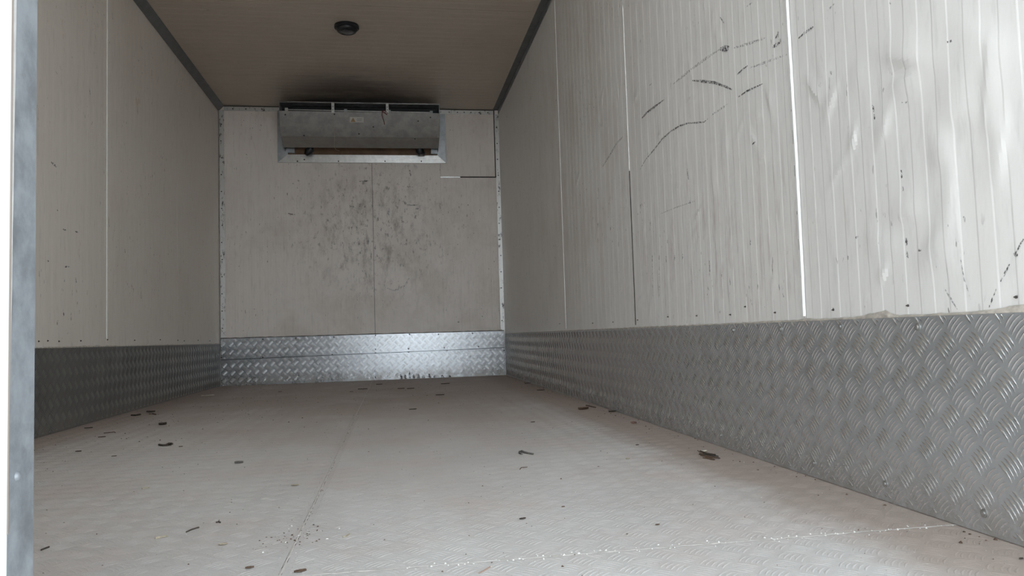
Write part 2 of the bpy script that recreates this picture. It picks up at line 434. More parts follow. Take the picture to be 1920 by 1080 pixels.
# floor plates with a cross joint and a long joint
jx = -0.135; jy = 0.912
for (x0, x1, y0, y1) in ((XL, XR, Y0, jy - 0.002), (XL, jx - 0.002, jy + 0.002, D), (jx + 0.002, XR, jy + 0.002, D)):
    m = MB(); m.box(x0, x1, y0, y1, -0.006, 0.0); m.build('floor_plate', M_floor, floor)
m = MB()
def ragged(p0, p1, wd, z, n=120, hgt=0.001):
    p0, p1 = Vector(p0), Vector(p1); t = (p1 - p0); L = t.length; t.normalize(); s_ = Vector((-t.y, t.x, 0)); vs = []; fs = []
    for i in range(n + 1):
        c = p0 + t * (L * i / n); a = wd * random.uniform(0.35, 1.1); b2 = wd * random.uniform(0.35, 1.1)
        vs += [c + s_ * a + Vector((0, 0, z)), c + Vector((0, 0, z + hgt * random.uniform(0.5, 1.2))), c - s_ * b2 + Vector((0, 0, z))]
    for i in range(n):
        k = i * 3; fs += [(k, k + 3, k + 4, k + 1), (k + 1, k + 4, k + 5, k + 2)]
    return vs, fs
m.add(*ragged((XL, jy, 0), (XR, jy, 0), 0.0028, 0.0001, 200, 0.0005)); m.add(*ragged((jx, jy, 0), (jx, D, 0), 0.0026, 0.0001, 320, 0.0005))
m.build('joint_filler', plain('dusty_joint_filler', (0.66, 0.62, 0.59), 0.8, 0, 0.15, 60), floor)

# ---------------------------------------------------------------- five-bar tread pattern, real raised bars
P = 0.0478
def tread(inside, u0, u1, v0, v1, pu, pv, place, hgt, flip=1, halfw=0.0016, hl=0.0135):
    V = []; Fc = []
    iu0, iu1 = math.floor((u0 - pu) / P) - 1, math.ceil((u1 - pu) / P) + 1
    iv0, iv1 = math.floor((v0 - pv) / P) - 1, math.ceil((v1 - pv) / P) + 1
    r2 = math.sqrt(0.5)
    for typ in (0, 1):
        d = (r2, -r2 * flip) if typ == 0 else (r2, r2 * flip)
        nrm = (-d[1], d[0])
        if nrm[1] < 0: nrm = (-nrm[0], -nrm[1])
        for i in range(iu0, iu1):
            for j in range(iv0, iv1):
                cu = pu + (i + 0.5 * typ) * P; cv = pv + (j + 0.5 * typ) * P
                for k in range(-2, 3):
                    pts = []
                    for t in (-1, -0.55, 0, 0.55, 1):
                        bow = 0.0024 * (1 - t * t) - 0.001
                        a = cu + d[0] * t * hl + nrm[0] * (k * 0.0066 + bow)
                        b2 = cv + d[1] * t * hl + nrm[1] * (k * 0.0066 + bow)
                        pts.append((a, b2, t))
                    pts = [q for q in pts if inside(q[0], q[1])]
                    if len(pts) < 2: continue
                    base = len(V)
                    for (a, b2, t) in pts:
                        wd = halfw * (0.25 if abs(t) == 1 else (0.85 if t else 1.0)); hh = hgt * (0.15 if abs(t) == 1 else (0.85 if t else 1))
                        V.append(place(a - nrm[0] * wd, b2 - nrm[1] * wd, -0.0001)); V.append(place(a, b2, hh)); V.append(place(a + nrm[0] * wd, b2 + nrm[1] * wd, -0.0001))
                    for q in range(len(pts) - 1):
                        s_ = base + 3 * q; Fc += [(s_, s_ + 3, s_ + 4, s_ + 1), (s_ + 1, s_ + 4, s_ + 5, s_ + 2)]
    return V, Fc

def kick_screw(parent, q, nrm, mat=M_screw, r_=0.0055):
    m = MB(); n = Vector(nrm)
    m.lathe([(r_, 0), (r_, 0.0012), (r_ * 0.62, 0.0016), (r_ * 0.58, 0.0032), (r_ * 0.2, 0.0040)], q, n, 12)
    m.build('screw', mat, parent, smooth=True)

# right plate: two sheets
TH = 0.002
def rtop(y): return 0.2775 - 0.0013 * (y - 0.8)
bb_r = MB(); bb_r.box(XR - 0.001, XR + 0.004, Y0, D, 0.0, 0.27); baseboard_right = struct(bb_r.build('baseboard_right', M_tread))
for (y0, y1, off) in ((Y0, 3.02, 0.0014), (3.0, D - 0.003, 0.0)):
    X = XR - TH - off
    m = MB(); m.prism([(X, y0, 0.001), (X, y1, 0.001), (X, y1, rtop(y1)), (X, y0, rtop(y0))], (TH * 0.9, 0, 0))
    s_ = m.build('tread_sheet', M_tread, baseboard_right)
    V, Fc = tread(lambda a, b2: y0 + 0.001 < a < y1 - 0.001 and 0.003 < b2 < rtop(a) - 0.001, y0, y1, 0, 0.28, 0.812, 0.236,
                  lambda a, b2, h_: (X - h_, a, b2), 0.0017, -1, 0.0013)
    mesh_obj('raised_bars', V, Fc, M_bar, baseboard_right, True, 'stuff')
for (px, py) in [(1580, 612), (1725, 613), (1378, 619), (1467, 617), (1355, 816), (1530, 868), (1664, 907), (1850, 962), (1290, 622), (1222, 624), (1160, 762), (1180, 625)]:
    q = atx(px, py, XR); kick_screw(baseboard_right, (XR - TH - 0.0014, q.y, q.z), (-1, 0, 0))
# untidy sealant along the top of the right plate
vs = []; fs = []; n = 420
for i in range(n + 1):
    y = Y0 + (D - 0.01 - Y0) * i / n; z = rtop(y)
    hh = 0.0016 + 0.0014 * random.random()
    for (c_, w_, a_) in ((1.035, 0.018, 0.008), (1.07, 0.025, 0.004), (0.78, 0.05, 0.0055), (1.25, 0.02, 0.002), (0.65, 0.08, 0.006), (2.1, 0.15, 0.001)):
        hh += a_ * math.exp(-((y - c_) / w_) ** 2) * random.uniform(0.8, 1.1)
    vs += [(XR - 0.0036, y, z - 0.001), (XR - 0.0046, y, z + hh * 0.35), (XR - 0.001, y, z + hh)]
for i in range(n):
    k = 3 * i; fs += [(k, k + 3, k + 4, k + 1), (k + 1, k + 4, k + 5, k + 2)]
mesh_obj('sealant_bead', vs, fs, M_caulkd, baseboard_right, True)

# left plate
def ltop(y): return 0.271 - 0.0033 * (y - 2.48)
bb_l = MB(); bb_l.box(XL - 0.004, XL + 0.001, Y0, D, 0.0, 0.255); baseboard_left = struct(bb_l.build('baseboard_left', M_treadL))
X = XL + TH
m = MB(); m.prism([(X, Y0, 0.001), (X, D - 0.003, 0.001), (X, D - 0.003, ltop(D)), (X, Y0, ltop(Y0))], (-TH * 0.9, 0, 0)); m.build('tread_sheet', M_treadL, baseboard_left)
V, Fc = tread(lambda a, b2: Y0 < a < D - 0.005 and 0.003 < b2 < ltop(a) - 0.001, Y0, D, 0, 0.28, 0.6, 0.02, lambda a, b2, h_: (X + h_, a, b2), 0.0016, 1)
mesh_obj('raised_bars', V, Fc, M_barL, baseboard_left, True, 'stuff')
vs = []; fs = []; n = 240
for i in range(n + 1):
    y = Y0 + (D - 0.01 - Y0) * i / n; z = ltop(y); hh = 0.002 + 0.002 * random.random() + 0.003 * max(0, math.sin(y * 7)) * random.random()
    vs += [(XL + 0.0030, y, z - 0.001), (XL + 0.0034, y, z + hh * 0.35), (XL + 0.0008, y, z + hh)]
for i in range(n):
    k = 3 * i; fs += [(k, k + 3, k + 4, k + 1), (k + 1, k + 4, k + 5, k + 2)]
mesh_obj('sealant_bead', vs, fs, M_caulkd, baseboard_left, True)

for (px, py) in [(72, 640), (89, 639), (110, 640), (151, 639), (201, 637), (252, 638), (300, 637), (333, 638), (345, 639), (371, 638), (393, 639)]:
    q = atx(px, py, XL + 0.0008); kick_screw(wall_left, q, (1, 0, 0), M_dscrew, 0.0028)
for (px, py) in [(1398, 575), (1454, 586), (1563, 581), (1703, 573), (1906, 557), (1370, 590), (1307, 592), (1253, 594), (1196, 600), (1150, 604), (1112, 606), (1050, 607)]:
    q = atx(px, py, XR - 0.0008); kick_screw(wall_right, q, (-1, 0, 0), M_dscrew, 0.0018)
# front plates: narrow upper sheet over a taller lower one
bb_b = MB(); bb_b.box(XL + 0.003, XR - 0.004, D - 0.001, D + 0.004, 0.0, 0.285); baseboard_back = struct(bb_b.build('baseboard_back', M_treadB))
def zt(x): return 0.296 - 0.0022 * (x - XL)
def zs(x): return 0.163 + 0.0095 * (x - XL)
def zb(x): return 0.002 + 0.012 * math.exp(-((x + 0.45) / 0.3) ** 2)
xa, xb = XL + 0.004, XR - 0.006
for kk, (lo, hi, off, nm) in enumerate(((lambda x: zs(x) + 0.0015, zt, 0.0008, 'upper_sheet'), (zb, lambda x: zs(x) - 0.0005, 0.0, 'lower_sheet'))):
    Yp = D - TH - off
    xs = [xa + (xb - xa) * i / 24 for i in range(25)]
    poly = [(x, Yp, lo(x)) for x in xs] + [(x, Yp, hi(x)) for x in xs[::-1]]
    m = MB(); m.prism(poly, (0, TH * 0.9, 0)); m.build('tread_sheet', M_treadB, baseboard_back)
    V, Fc = tread(lambda a, b2: xa < a < xb and lo(a) + 0.002 < b2 < hi(a) - 0.002, xa, xb, 0, 0.3, 0.0 + 0.01 * kk, 0.02 + 0.013 * kk,
                  lambda a, b2, h_: (a, Yp - h_, b2), 0.0018, 1)
    mesh_obj('raised_bars', V, Fc, M_barB, baseboard_back, True, 'stuff')
for (px, py) in [(493, 636), (555, 634), (626, 632), (704, 629), (768, 627), (822, 627), (886, 625), (415, 670), (493, 670), (623, 665), (704, 655), (704, 662), (766, 654), (766, 660), (833, 652), (838, 657), (897, 650), (945, 657), (622, 711), (704, 707)]:
    q = aty(px, py, D); kick_screw(baseboard_back, (q.x, D - TH - 0.0008, q.z), (0, -1, 0), M_dscrew, 0.0045)
m = MB(); m.prism([(xa, D - 0.0052, zs(xa) - 0.001), (xb, D - 0.0052, zs(xb) - 0.001), (xb, D - 0.0052, zs(xb) + 0.0022), (xa, D - 0.0052, zs(xa) + 0.0022)], (0, 0.003, 0)); m.build('joint_line', M_seam, baseboard_back)
m = MB()
xs = [xa + (xb - xa) * i / 60 for i in range(61)]
m.prism([(x, D - 0.004, zt(x) - 0.001) for x in xs] + [(x, D - 0.004, zt(x) + 0.003 + 0.003 * random.random()) for x in xs[::-1]], (0, 0.004, 0))
m.build('sealant_bead', plain('dark_grimy_sealant', (0.13, 0.11, 0.10), 0.8, 0, 0.3, 80), baseboard_back)
# dark grime at the foot of the front sheet
m = MB()
for (px, hh, ww) in [(752, 0.05, 0.012), (760, 0.034, 0.012), (768, 0.055, 0.011), (776, 0.03, 0.012), (785, 0.038, 0.011), (794, 0.024, 0.013), (805, 0.034, 0.012), (816, 0.022, 0.014), (830, 0.02, 0.014), (843, 0.012, 0.012)]:
    c = aty(px, 706, D).x; Yp = D - TH - 0.0016
    vs = [(c - ww, Yp, 0.001), (c + ww, Yp, 0.001)]
    for k in range(9):
        a = math.pi * k / 8; vs.append((c + ww * math.cos(a) * random.uniform(0.5, 1), Yp, 0.003 + hh * math.sin(a) * random.uniform(0.7, 1)))
    m.add(vs, [(0, 1, 2, 3, 4, 5, 6, 7, 8, 9, 10)])
mg, nt, b = nodes('black_grime'); b.inputs['Base Color'].default_value = (0.03, 0.028, 0.028, 1); b.inputs['Roughness'].default_value = 0.8
nt.links.new(ramp(nt, noise(nt, coord(nt), 70, 4, 0.7), 0.38, 0.6, 0, 0.85), b.inputs['Alpha'])
m.build('grime_patch', mg, baseboard_back)

# floor relief: the same pattern, worn nearly flat under the paint
V, Fc = tread(lambda a, b2: XL < a < XR and Y0 + 0.01 < b2 < 3.2 and abs(b2 - jy) > 0.006 and not (abs(a - jx) < 0.007 and b2 > jy), XL, XR, Y0, 3.2, 0.0, 0.0,
              lambda a, b2, h_: (a, b2, h_), 0.00065, 1, 0.0017)
mesh_obj('raised_bars', V, Fc, M_floor, floor, True, 'stuff')

# ---------------------------------------------------------------- trims along the corners
TR = 0
def trim(mb, mat):
    global TR; TR += 1; return struct(mb.build('trim_%d' % TR, mat))
m = MB(); m.prism([(XL + 0.001, Y0, H - 0.034), (XL + 0.0035, Y0, H - 0.034), (XL + 0.034, Y0, H - 0.0035), (XL + 0.034, Y0, H - 0.001), (XL + 0.001, Y0, H - 0.001)], (0, D - Y0 - 0.002, 0))
trim(m, M_darkalu)                                                         # left cove
m = MB(); m.box(XR - 0.038, XR - 0.001, Y0, D - 0.002, H - 0.003, H - 0.001); t_ = trim(m, M_darkalu)      # right ceiling flange
m = MB(); m.box(XR - 0.0035, XR - 0.0012, Y0, D - 0.002, H - 0.030, H - 0.003); t2 = trim(m, M_galv)        # right wall flange
for y in (1.4, 2.1, 2.75, 3.4, 4.1, 4.6):
    m = MB(); m.lathe([(0.004, 0), (0.003, 0.002)], (XR - 0.0035, y, H - 0.017), (-1, 0, 0), 8); m.build('rivet', M_screw, t2)
m = MB(); m.box(XL + 0.001, XL + 0.035, D - 0.0035, D - 0.0008, zt(XL), H - 0.030); tl = trim(m, M_grimy)  # front left strip
m = MB(); m.box(XR - 0.028, XR - 0.001, D - 0.0035, D - 0.0008, zt(XR), H - 0.030); tr = trim(m, M_grimy)  # front right strip
m = MB(); m.box(XL + 0.034, XR - 0.038, D - 0.0035, D - 0.0008, H - 0.033, H - 0.001); tt = trim(m, M_grimy)
m = MB(); m.box(XL + 0.034, XR - 0.038, D - 0.006, D - 0.0036, H - 0.006, H - 0.001); m.build('dark_top_strip', M_seam, tt)  # thin dark strip along the joint under the ceiling
m = MB(); m.tube([(XL + 0.0035, D - 0.0045, zb(0)), (XL + 0.0035, D - 0.0045, H - 0.03)], 0.003, 6); m.build('corner_bead', M_alu, tl)
for (t_, x) in ((tl, XL + 0.018), (tr, XR - 0.015)):
    for k in range(13):
        m = MB(); m.lathe([(0.0042, 0), (0.003, 0.0022)], (x + random.uniform(-0.003, 0.003), D - 0.0035, 0.36 + k * 0.108), (0, -1, 0), 8); m.build('rivet', M_dscrew, t_)
for k in range(9):
    x = [-0.98, -0.90, -0.80, 0.40, 0.455, 0.50, 0.545, 0.60, 0.66][k]
    m = MB(); m.lathe([(0.0042, 0), (0.003, 0.0022)], (x, D - 0.0035, H - 0.02), (0, -1, 0), 8); m.build('rivet', M_dscrew, tt)

# white sealant over the joint of the first and second right panel
m = MB(); vs = []; fs = []; n = 160
for i in range(n + 1):
    z = 0.285 + (H - 0.03 - 0.285) * i / n; wv = 0.0036 + 0.0008 * random.random(); c = SEAMS[1] + 0.0012 * math.sin(z * 9) + 0.0004 * random.random()
    vs += [(XR - 0.0012, c - wv, z), (XR - 0.0052, c - wv * 0.5, z), (XR - 0.0052, c + wv * 0.5, z), (XR - 0.0012, c + wv, z)]
for i in range(n):
    k = 4 * i; fs += [(k + j, k + 4 + j, k + 5 + j, k + 1 + j) for j in range(3)]
m.add(vs, fs); m.build('sealant_strip', M_caulk, wall_right, True)
m = MB()
for (z0, z1) in ((0.60, 0.625), (0.54, 0.56), (0.47, 0.476), (0.405, 0.425), (0.66, 0.664), (0.70, 0.705), (0.355, 0.359)):
    m.box(XR - 0.003, XR - 0.0012, SEAMS[1] + 0.0042, SEAMS[1] + 0.0062, z0, z1)
m.build('grime_patch', M_seam, wall_right)

# ---------------------------------------------------------------- scuffs on the walls (thin rubbed-on films)
def ribbon(pts, wd, nrm):
    n = Vector(nrm); pts = [Vector(q) for q in pts]
    # refine
    out = []
    for a, b2 in zip(pts, pts[1:]):
        for k in range(4): out.append(a.lerp(b2, k / 4))
    out.append(pts[-1]); vs = []; fs = []
    for i, q in enumerate(out):
        t = (out[min(i + 1, len(out) - 1)] - out[max(i - 1, 0)]).normalized(); s_ = n.cross(t)
        f_ = math.sin(math.pi * (i + 0.5) / (len(out))) ** 0.5; a = wd * 0.5 * f_ * random.uniform(0.7, 1.15)
        vs += [q + s_ * a, q - s_ * a]
    for i in range(len(out) - 1): fs.append((2 * i, 2 * i + 1, 2 * i + 3, 2 * i + 2))
    return vs, fs
SC = [(1, .006, [(1200, 318), (1210, 300), (1229, 277), (1242, 260), (1258, 246), (1274, 236), (1290, 231), (1320, 229), (1328, 222)]),
      (1, .010, [(1203, 222), (1212, 212), (1222, 204), (1245, 187)]), (1, .008, [(1298, 151), (1315, 152), (1340, 155), (1362, 163), (1372, 168)]),
      (0, .009, [(1262, 158), (1290, 135), (1320, 112), (1350, 92)]), (1, .015, [(1350, 92), (1367, 90)]),
      (0, .007, [(1375, 90), (1400, 83), (1436, 71)]), (1, .005, [(1382, 140), (1390, 132), (1402, 123)]), (0, .006, [(1405, 128), (1440, 115), (1480, 100)]),
      (0, .007, [(1335, 215), (1352, 204), (1365, 195)]), (1, .005, [(1384, 182), (1400, 171), (1430, 157)]), (1, .010, [(1449, 88), (1456, 84), (1463, 79)]),
      (1, .005, [(1454, 72), (1460, 60)]), (1, .006, [(1497, 72), (1507, 63), (1525, 50)]), (1, .004, [(1350, 32), (1357, 43)]),
      (0, .012, [(1130, 312), (1145, 288), (1157, 268), (1168, 256)]), (1, .006, [(1698, 158), (1700, 172), (1704, 184)]), (0, .003, [(1704, 186), (1700, 192), (1690, 192)]),
      (1, .005, [(1636, 197), (1639, 210)]), (1, .004, [(1639, 214), (1640, 224)]), (1, .0045, [(1689, 319), (1690, 325)]), (1, .0045, [(1690, 327), (1691, 334)]),
      (1, .005, [(1692, 350), (1693, 358)]), (1, .006, [(1699, 446), (1700, 460)]), (1, .006, [(1700, 471), (1702, 484)]), (1, .0035, [(1919, 448), (1905, 474)]),
      (1, .008, [(1902, 473), (1907, 481)]), (1, .0035, [(1893, 495), (1876, 528)]), (1, .003, [(1868, 542), (1852, 582)]), (1, .004, [(1773, 80), (1786, 76)]),
      (0, .003, [(1738, 112), (1757, 103)]), (0, .003, [(1735, 133), (1757, 121)]), (0, .004, [(1238, 401), (1270, 388), (1303, 377)]),
      (1, .007, [(1288, 316), (1289, 325), (1291, 337)]), (1, .005, [(1223, 478), (1223, 492)]), (0, .004, [(1223, 495), (1224, 560)]), (0, .004, [(1236, 482), (1236, 560)]),
      (1, .005, [(1236, 478), (1236, 488)]), (1, .005, [(1249, 480), (1249, 492)]), (1, .005, [(1265, 479), (1265, 488)]), (1, .005, [(1280, 476), (1280, 489)]),
      (1, .004, [(1330, 488), (1331, 515)]), (1, .004, [(1407, 448), (1407, 460)]), (1, .004, [(1219, 416), (1220, 424)]), (1, .004, [(1410, 271), (1416, 266)]),
      (1, .005, [(1604, 446), (1609, 444)]), (1, .004, [(1720, 469), (1729, 469)]), (1, .004, [(1771, 426), (1777, 425)]), (1, .003, [(1807, 406), (1809, 415)]),
      (1, .006, [(1562, 577), (1563, 583)]), (1, .005, [(1701, 570), (1703, 575)]), (1, .006, [(1905, 555), (1908, 558)]), (1, .004, [(1218, 160), (1222, 156)]),
      (0, .010, [(1556, 136), (1562, 138)]), (1, .004, [(1668, 5), (1670, 7)]), (1, .005, [(1677, 108), (1680, 114)]), (0, .004, [(1795, 580), (1770, 540)]),
      (0, .003, [(1821, 565), (1808, 525), (1800, 480)]), (1, .004, [(1309, 45), (1310, 40)]), (0, .004, [(1400, 12), (1410, 5)]), (0, .005, [(1552, 20), (1564, 7)])]
mm = {0: M_scufff, 1: M_scuff}
for (k, wd, pl) in SC:
    vs, fs = ribbon([atx(x, y, XR - 0.0014) for x, y in pl], wd * 0.8, (-1, 0, 0)); mesh_obj('scuff_mark', vs, fs, mm[k], wall_right)
for (k, wd, pl) in [(1, .009, [(540, 400), (548, 402), (554, 402)]), (1, .010, [(673, 340), (683, 340), (690, 339)]), (1, .008, [(763, 384), (772, 385), (783, 384)]), (1, .010, [(768, 318), (770, 330)]),
                    (1, .008, [(656, 387), (664, 388)]), (1, .010, [(858, 603), (861, 604)]), (0, .02, [(676, 420), (690, 424)]), (1, .008, [(779, 392), (785, 391)]),
                    (0, .012, [(683, 505), (688, 520)]), (0, .010, [(763, 350), (775, 351)]), (0, .012, [(725, 540), (740, 545), (760, 535), (768, 520)])]:
    vs, fs = ribbon([aty(x, y, D - 0.0012) for x, y in pl], wd, (0, -1, 0)); mesh_obj('scuff_mark', vs, fs, mm[k], wall_back)
for (k, wd, pl) in [(1, .008, [(96, 304), (106, 313)]), (1, .010, [(234, 467), (235, 474)]), (0, .006, [(307, 340), (308, 372)]), (1, .006, [(118, 430), (124, 432)]),
                    (1, .006, [(141, 434), (147, 436)]), (1, .006, [(87, 489), (92, 490)]), (1, .006, [(121, 500), (130, 500)]), (1, .008, [(119, 586), (120, 592)]),
                    (1, .007, [(142, 520), (143, 530)]), (1, .007, [(135, 107), (136, 109)]), (0, .008, [(104, 134), (109, 140)]), (0, .012, [(168, 166), (170, 180)]),
                    (0, .006, [(260, 342), (266, 354)]), (1, .006, [(264, 545), (265, 560)]), (1, .005, [(107, 394), (109, 395)])]:
    vs, fs = ribbon([atx(x, y, XL + 0.0012) for x, y in pl], wd, (1, 0, 0)); mesh_obj('scuff_mark', vs, fs, mm[k], wall_left)

# ---------------------------------------------------------------- rear end: the closed left door leaf with its metal edge
DX = -0.25; DYI, DYO = 0.5800, 0.5430
m = MB(); m.box(XL - 0.06, DX - 0.0025, DYO, DYI - 0.002, -0.05, H + 0.08); m.box(DX - 0.0025, DX, DYO, DYO + 0.0006, -0.05, H + 0.08)
door = struct(m.build('door_1', M_door))
m = MB(); m.box(DX - 0.0025, DX, DYO + 0.0006, DYI, -0.05, H + 0.08); m.box(DX - 0.03, DX - 0.0025, DYI - 0.002, DYI, -0.05, H + 0.08)
m.build('edge_channel', M_galvdoor, door)
m = MB(); vs = []; fs = []; n = 90
for i in range(n + 1):
    z = 0.150 + (H - 0.16) * i / n; j = random.uniform(-1, 1) * 0.00025
    y1 = 0.5492 + j - 0.0050 * min(1, max(0, (0.5 - z) / 0.35))
    vs += [(DX, DYO + 0.0004, z), (DX + 0.0007, DYO + 0.0010, z), (DX + 0.0007, y1 - 0.0010, z), (DX, y1, z)]
for i in range(n):
    k = 4 * i; fs += [(k + q, k + 4 + q, k + 5 + q, k + 1 + q) for q in range(3)]
fs += [(0, 1, 2, 3)]
m.add(vs, fs); m.build('rubber_seal', plain('dusty_white_sealant', (0.47, 0.46, 0.45), 0.5, 0, 0.1, 90), door, label='white sealant bead along the metal edge')
m = MB(); m.box(DX, DX + 0.0009, DYO + 0.0001, DYO + 0.0009, 0.15, H); m.build('groove_line', plain('dirty_groove', (0.20, 0.17, 0.15), 0.9), door)
q = atx(32, 893, DX); m = MB(); m.lathe([(0.0035, 0), (0.003, 0.001), (0.0015, 0.0018)], q, (1, 0, 0), 12); m.build('rivet', M_galvdoor, door, smooth=True)

# ground outside, on which the truck stands
m = MB(); m.box(-40, 40, -40, 40, -1.05, -0.95); struct(m.build('ground', plain('pale_concrete_yard', (0.47, 0.462, 0.452), 0.9, 0, 0.15, 3)))

# unseen pier added left of the truck's tail to shade the near right wall
m = MB(); m.box(-1.80, -1.45, -1.05, -0.12, -0.96, 2.4); m.box(-1.85, -1.40, -1.10, -0.07, 2.4, 2.48)
struct(m.build('added_shade_pier', plain('grey_render', (0.34, 0.33, 0.32), 0.9, 0, 0.12, 4)))

# ---------------------------------------------------------------- evaporator unit of the cooling plant
DF = 0.27; YF = D - DF
Lx, Rx = aty(523, 205, YF).x, aty(824, 205, YF).x
ev = thing('evaporator_unit', 'grey sheet-metal evaporator housing mounted high on the front wall under the ceiling', 'cooling unit', ((Lx + Rx) / 2, D, 1.41))
ztop = aty(673, 193.8, YF).z; zc0 = aty(673, 210, YF).z; zc1 = aty(673, 257, YF + 0.07).z; zc2 = aty(673, 277.5, YF + 0.19).z
prof = [(YF, zc0), (YF + 0.020, zc0 - (zc0 - zc1) * 0.33), (YF + 0.042, zc0 - (zc0 - zc1) * 0.66), (YF + 0.07, zc1), (YF + 0.19, zc2)]
def sheet(name, prof, x0, x1, th, mat, parent, **k):
    m = MB(); a = [Vector((x0, y, z)) for y, z in prof] + [Vector((x0, y + th, z + th * 0.5)) for y, z in prof[::-1]]
    m.prism(a, (x1 - x0, 0, 0)); return m.build(name, mat, parent, **k)
cover = sheet('cover_panel', prof[:4], Lx, Rx, 0.003, M_evap, ev, smooth=True)
sheet('lower_cover_panel', [(prof[3][0] - 0.0015, prof[3][1]), prof[4]], Lx + 0.003, Rx - 0.003, 0.003, plain('lower_cover_sheet', (0.33, 0.315, 0.295), 0.55, 0.4, 0.1, 18), ev)
m = MB(); m.box(Lx, Rx, YF - 0.002, D, ztop, ztop + 0.0025); m.box(Lx, Rx, YF - 0.002, YF, ztop - 0.0015, ztop + 0.0045); m.build('top_plate', M_alu, ev)
for x in (Lx, Rx - 0.002):
    m = MB(); m.prism([(x, y, z) for y, z in prof] + [(x, D - 0.002, zc2 - 0.01), (x, D - 0.002, ztop), (x, YF, ztop)], (0.002, 0, 0)); m.build('end_plate', M_galv, ev)
m = MB(); m.box(Lx + 0.01, Rx - 0.01, YF + 0.09, D - 0.005, zc2 + 0.035, ztop - 0.004); m.build('coil_shade_block', M_coil, ev)  # dark block that gives the inside of the housing its black shade
m = MB(); m.box(Lx + 0.004, Rx - 0.004, YF + 0.024, YF + 0.089, zc0 - 0.03, zc0 - 0.026); m.box(Lx + 0.004, Rx - 0.004, YF + 0.086, YF + 0.089, zc0 - 0.03, ztop - 0.003); m.build('inner_tray', M_coil, ev)
# mounting frame on the wall, mitred
fz0, fz1 = 1.411, 1.463; fxl0, fxl1, fxr0, fxr1 = -0.706, -0.643, 0.314, 0.372; fzt = H - 0.035
m = MB(); ng = 5
for k in range(ng):
    a, b2 = k / ng, (k + 0.66) / ng
    xl0 = fxl0 + (fxl1 - fxl0) * a; xl1 = fxl0 + (fxl1 - fxl0) * b2; xr0 = fxr1 + (fxr0 - fxr1) * a; xr1 = fxr1 + (fxr0 - fxr1) * b2
    z0, z1 = fz0 + (fz1 - fz0) * a, fz0 + (fz1 - fz0) * b2
    m.prism([(xl0, D - 0.010, z0), (xr0, D - 0.010, z0), (xr1, D - 0.010, z1), (xl1, D - 0.010, z1)], (0, 0.008, 0))
m.prism([(fxl0, D - 0.007, fz0), (fxr1, D - 0.007, fz0), (fxr0, D - 0.007, fz1), (fxl1, D - 0.007, fz1)], (0, 0.006, 0))
fb = m.build('frame_rail', plain('ribbed_frame_aluminium', (0.74, 0.74, 0.73), 0.28, 0.95, 0.1, 40), ev, label='ridged aluminium bottom rail')
for px in (558, 571, 635, 722, 790):
    q = aty(px, 303 if px != 571 else 300, D); kick_screw(fb if False else ev, (q.x, D - 0.010, q.z), (0, -1, 0), M_dscrew, 0.0045)
m = MB(); m.prism([(fxl0, D - 0.010, fz0), (fxl1, D - 0.010, fz1), (fxl1, D - 0.010, fzt), (fxl0, D - 0.010, fzt)], (0, 0.009, 0)); m.build('frame_rail', M_galv, ev)
m = MB(); m.prism([(fxr1, D - 0.010, fz0), (fxr1, D - 0.010, fzt), (fxr0, D - 0.010, fzt), (fxr0, D - 0.010, fz1)], (0, 0.009, 0))
m.box(fxr0 + 0.022, fxr0 + 0.026, D - 0.0125, D - 0.010, fz0 + 0.03, fzt); m.box(fxr1 - 0.006, fxr1, D - 0.014, D - 0.010, fz0, fzt); m.build('frame_rail', M_galv, ev)
m = MB(); m.box(fxl1, fxr0, D - 0.006, D - 0.001, fz1 - 0.002, zc2 + 0.06); m.build('backing_board', M_brown, ev)
for px in (546, 814):
    c = aty(px, 284, D - 0.03); m = MB()
    m.box(c.x - 0.021, c.x + 0.021, D - 0.034, D - 0.031, fz1 + 0.006, zc2 + 0.02); m.box(c.x - 0.021, c.x + 0.021, D - 0.031, D - 0.006, fz1 + 0.006, fz1 + 0.009)
    m.build('corner_bracket', M_galv, ev)
for (x0, y0, x1, y1) in ((592, 270, 573, 290), (785, 270, 789, 291)):
    a, b2 = aty(x0, y0, D - 0.05), aty(x1, y1, D - 0.05); m = MB()
    m.tube([a, a.lerp(b2, 0.35), a.lerp(b2, 0.45), a.lerp(b2, 0.75), b2], [0.010, 0.012, 0.024, 0.025, 0.012], 12)
    m.tube([a.lerp(b2, 0.8), a.lerp(b2, 0.8) + Vector((0.03, 0, -0.005))], [0.012, 0.008], 8); m.build('hose_gland', M_black, ev, smooth=True)
for px in (624, 726):
    a = aty(px, 193, YF - 0.004); b2 = aty(px, 211.5, YF - 0.004); m = MB()
    m.box(a.x - 0.0085, a.x + 0.0085, YF - 0.006, YF - 0.003, b2.z, ztop); m.box(a.x - 0.0085, a.x + 0.0085, YF - 0.006, YF + 0.02, ztop - 0.003, ztop - 0.001)
    s_ = m.build('bracket', M_white, ev)
    for f_ in (0.3, 0.62):
        m = MB(); m.lathe([(0.003, 0), (0.002, 0.0012)], (a.x, YF - 0.006, b2.z + (ztop - b2.z) * f_), (0, -1, 0), 8); m.build('screw', M_dscrew, s_)
a = aty(537, 205.3, YF + 0.015); b2 = aty(810, 211, YF + 0.015); m = MB(); m.tube([a, b2], 0.0032, 8); m.build('rod', M_alu, ev, smooth=True)
for f_ in (0.0, 0.40, 0.70, 0.995):
    c = a.lerp(b2, f_); m = MB(); m.box(c.x - 0.009, c.x + 0.009, c.y - 0.006, c.y + 0.01, c.z - 0.011, c.z + 0.009); m.build('rod_clip', M_galv if f_ else M_alu, ev)
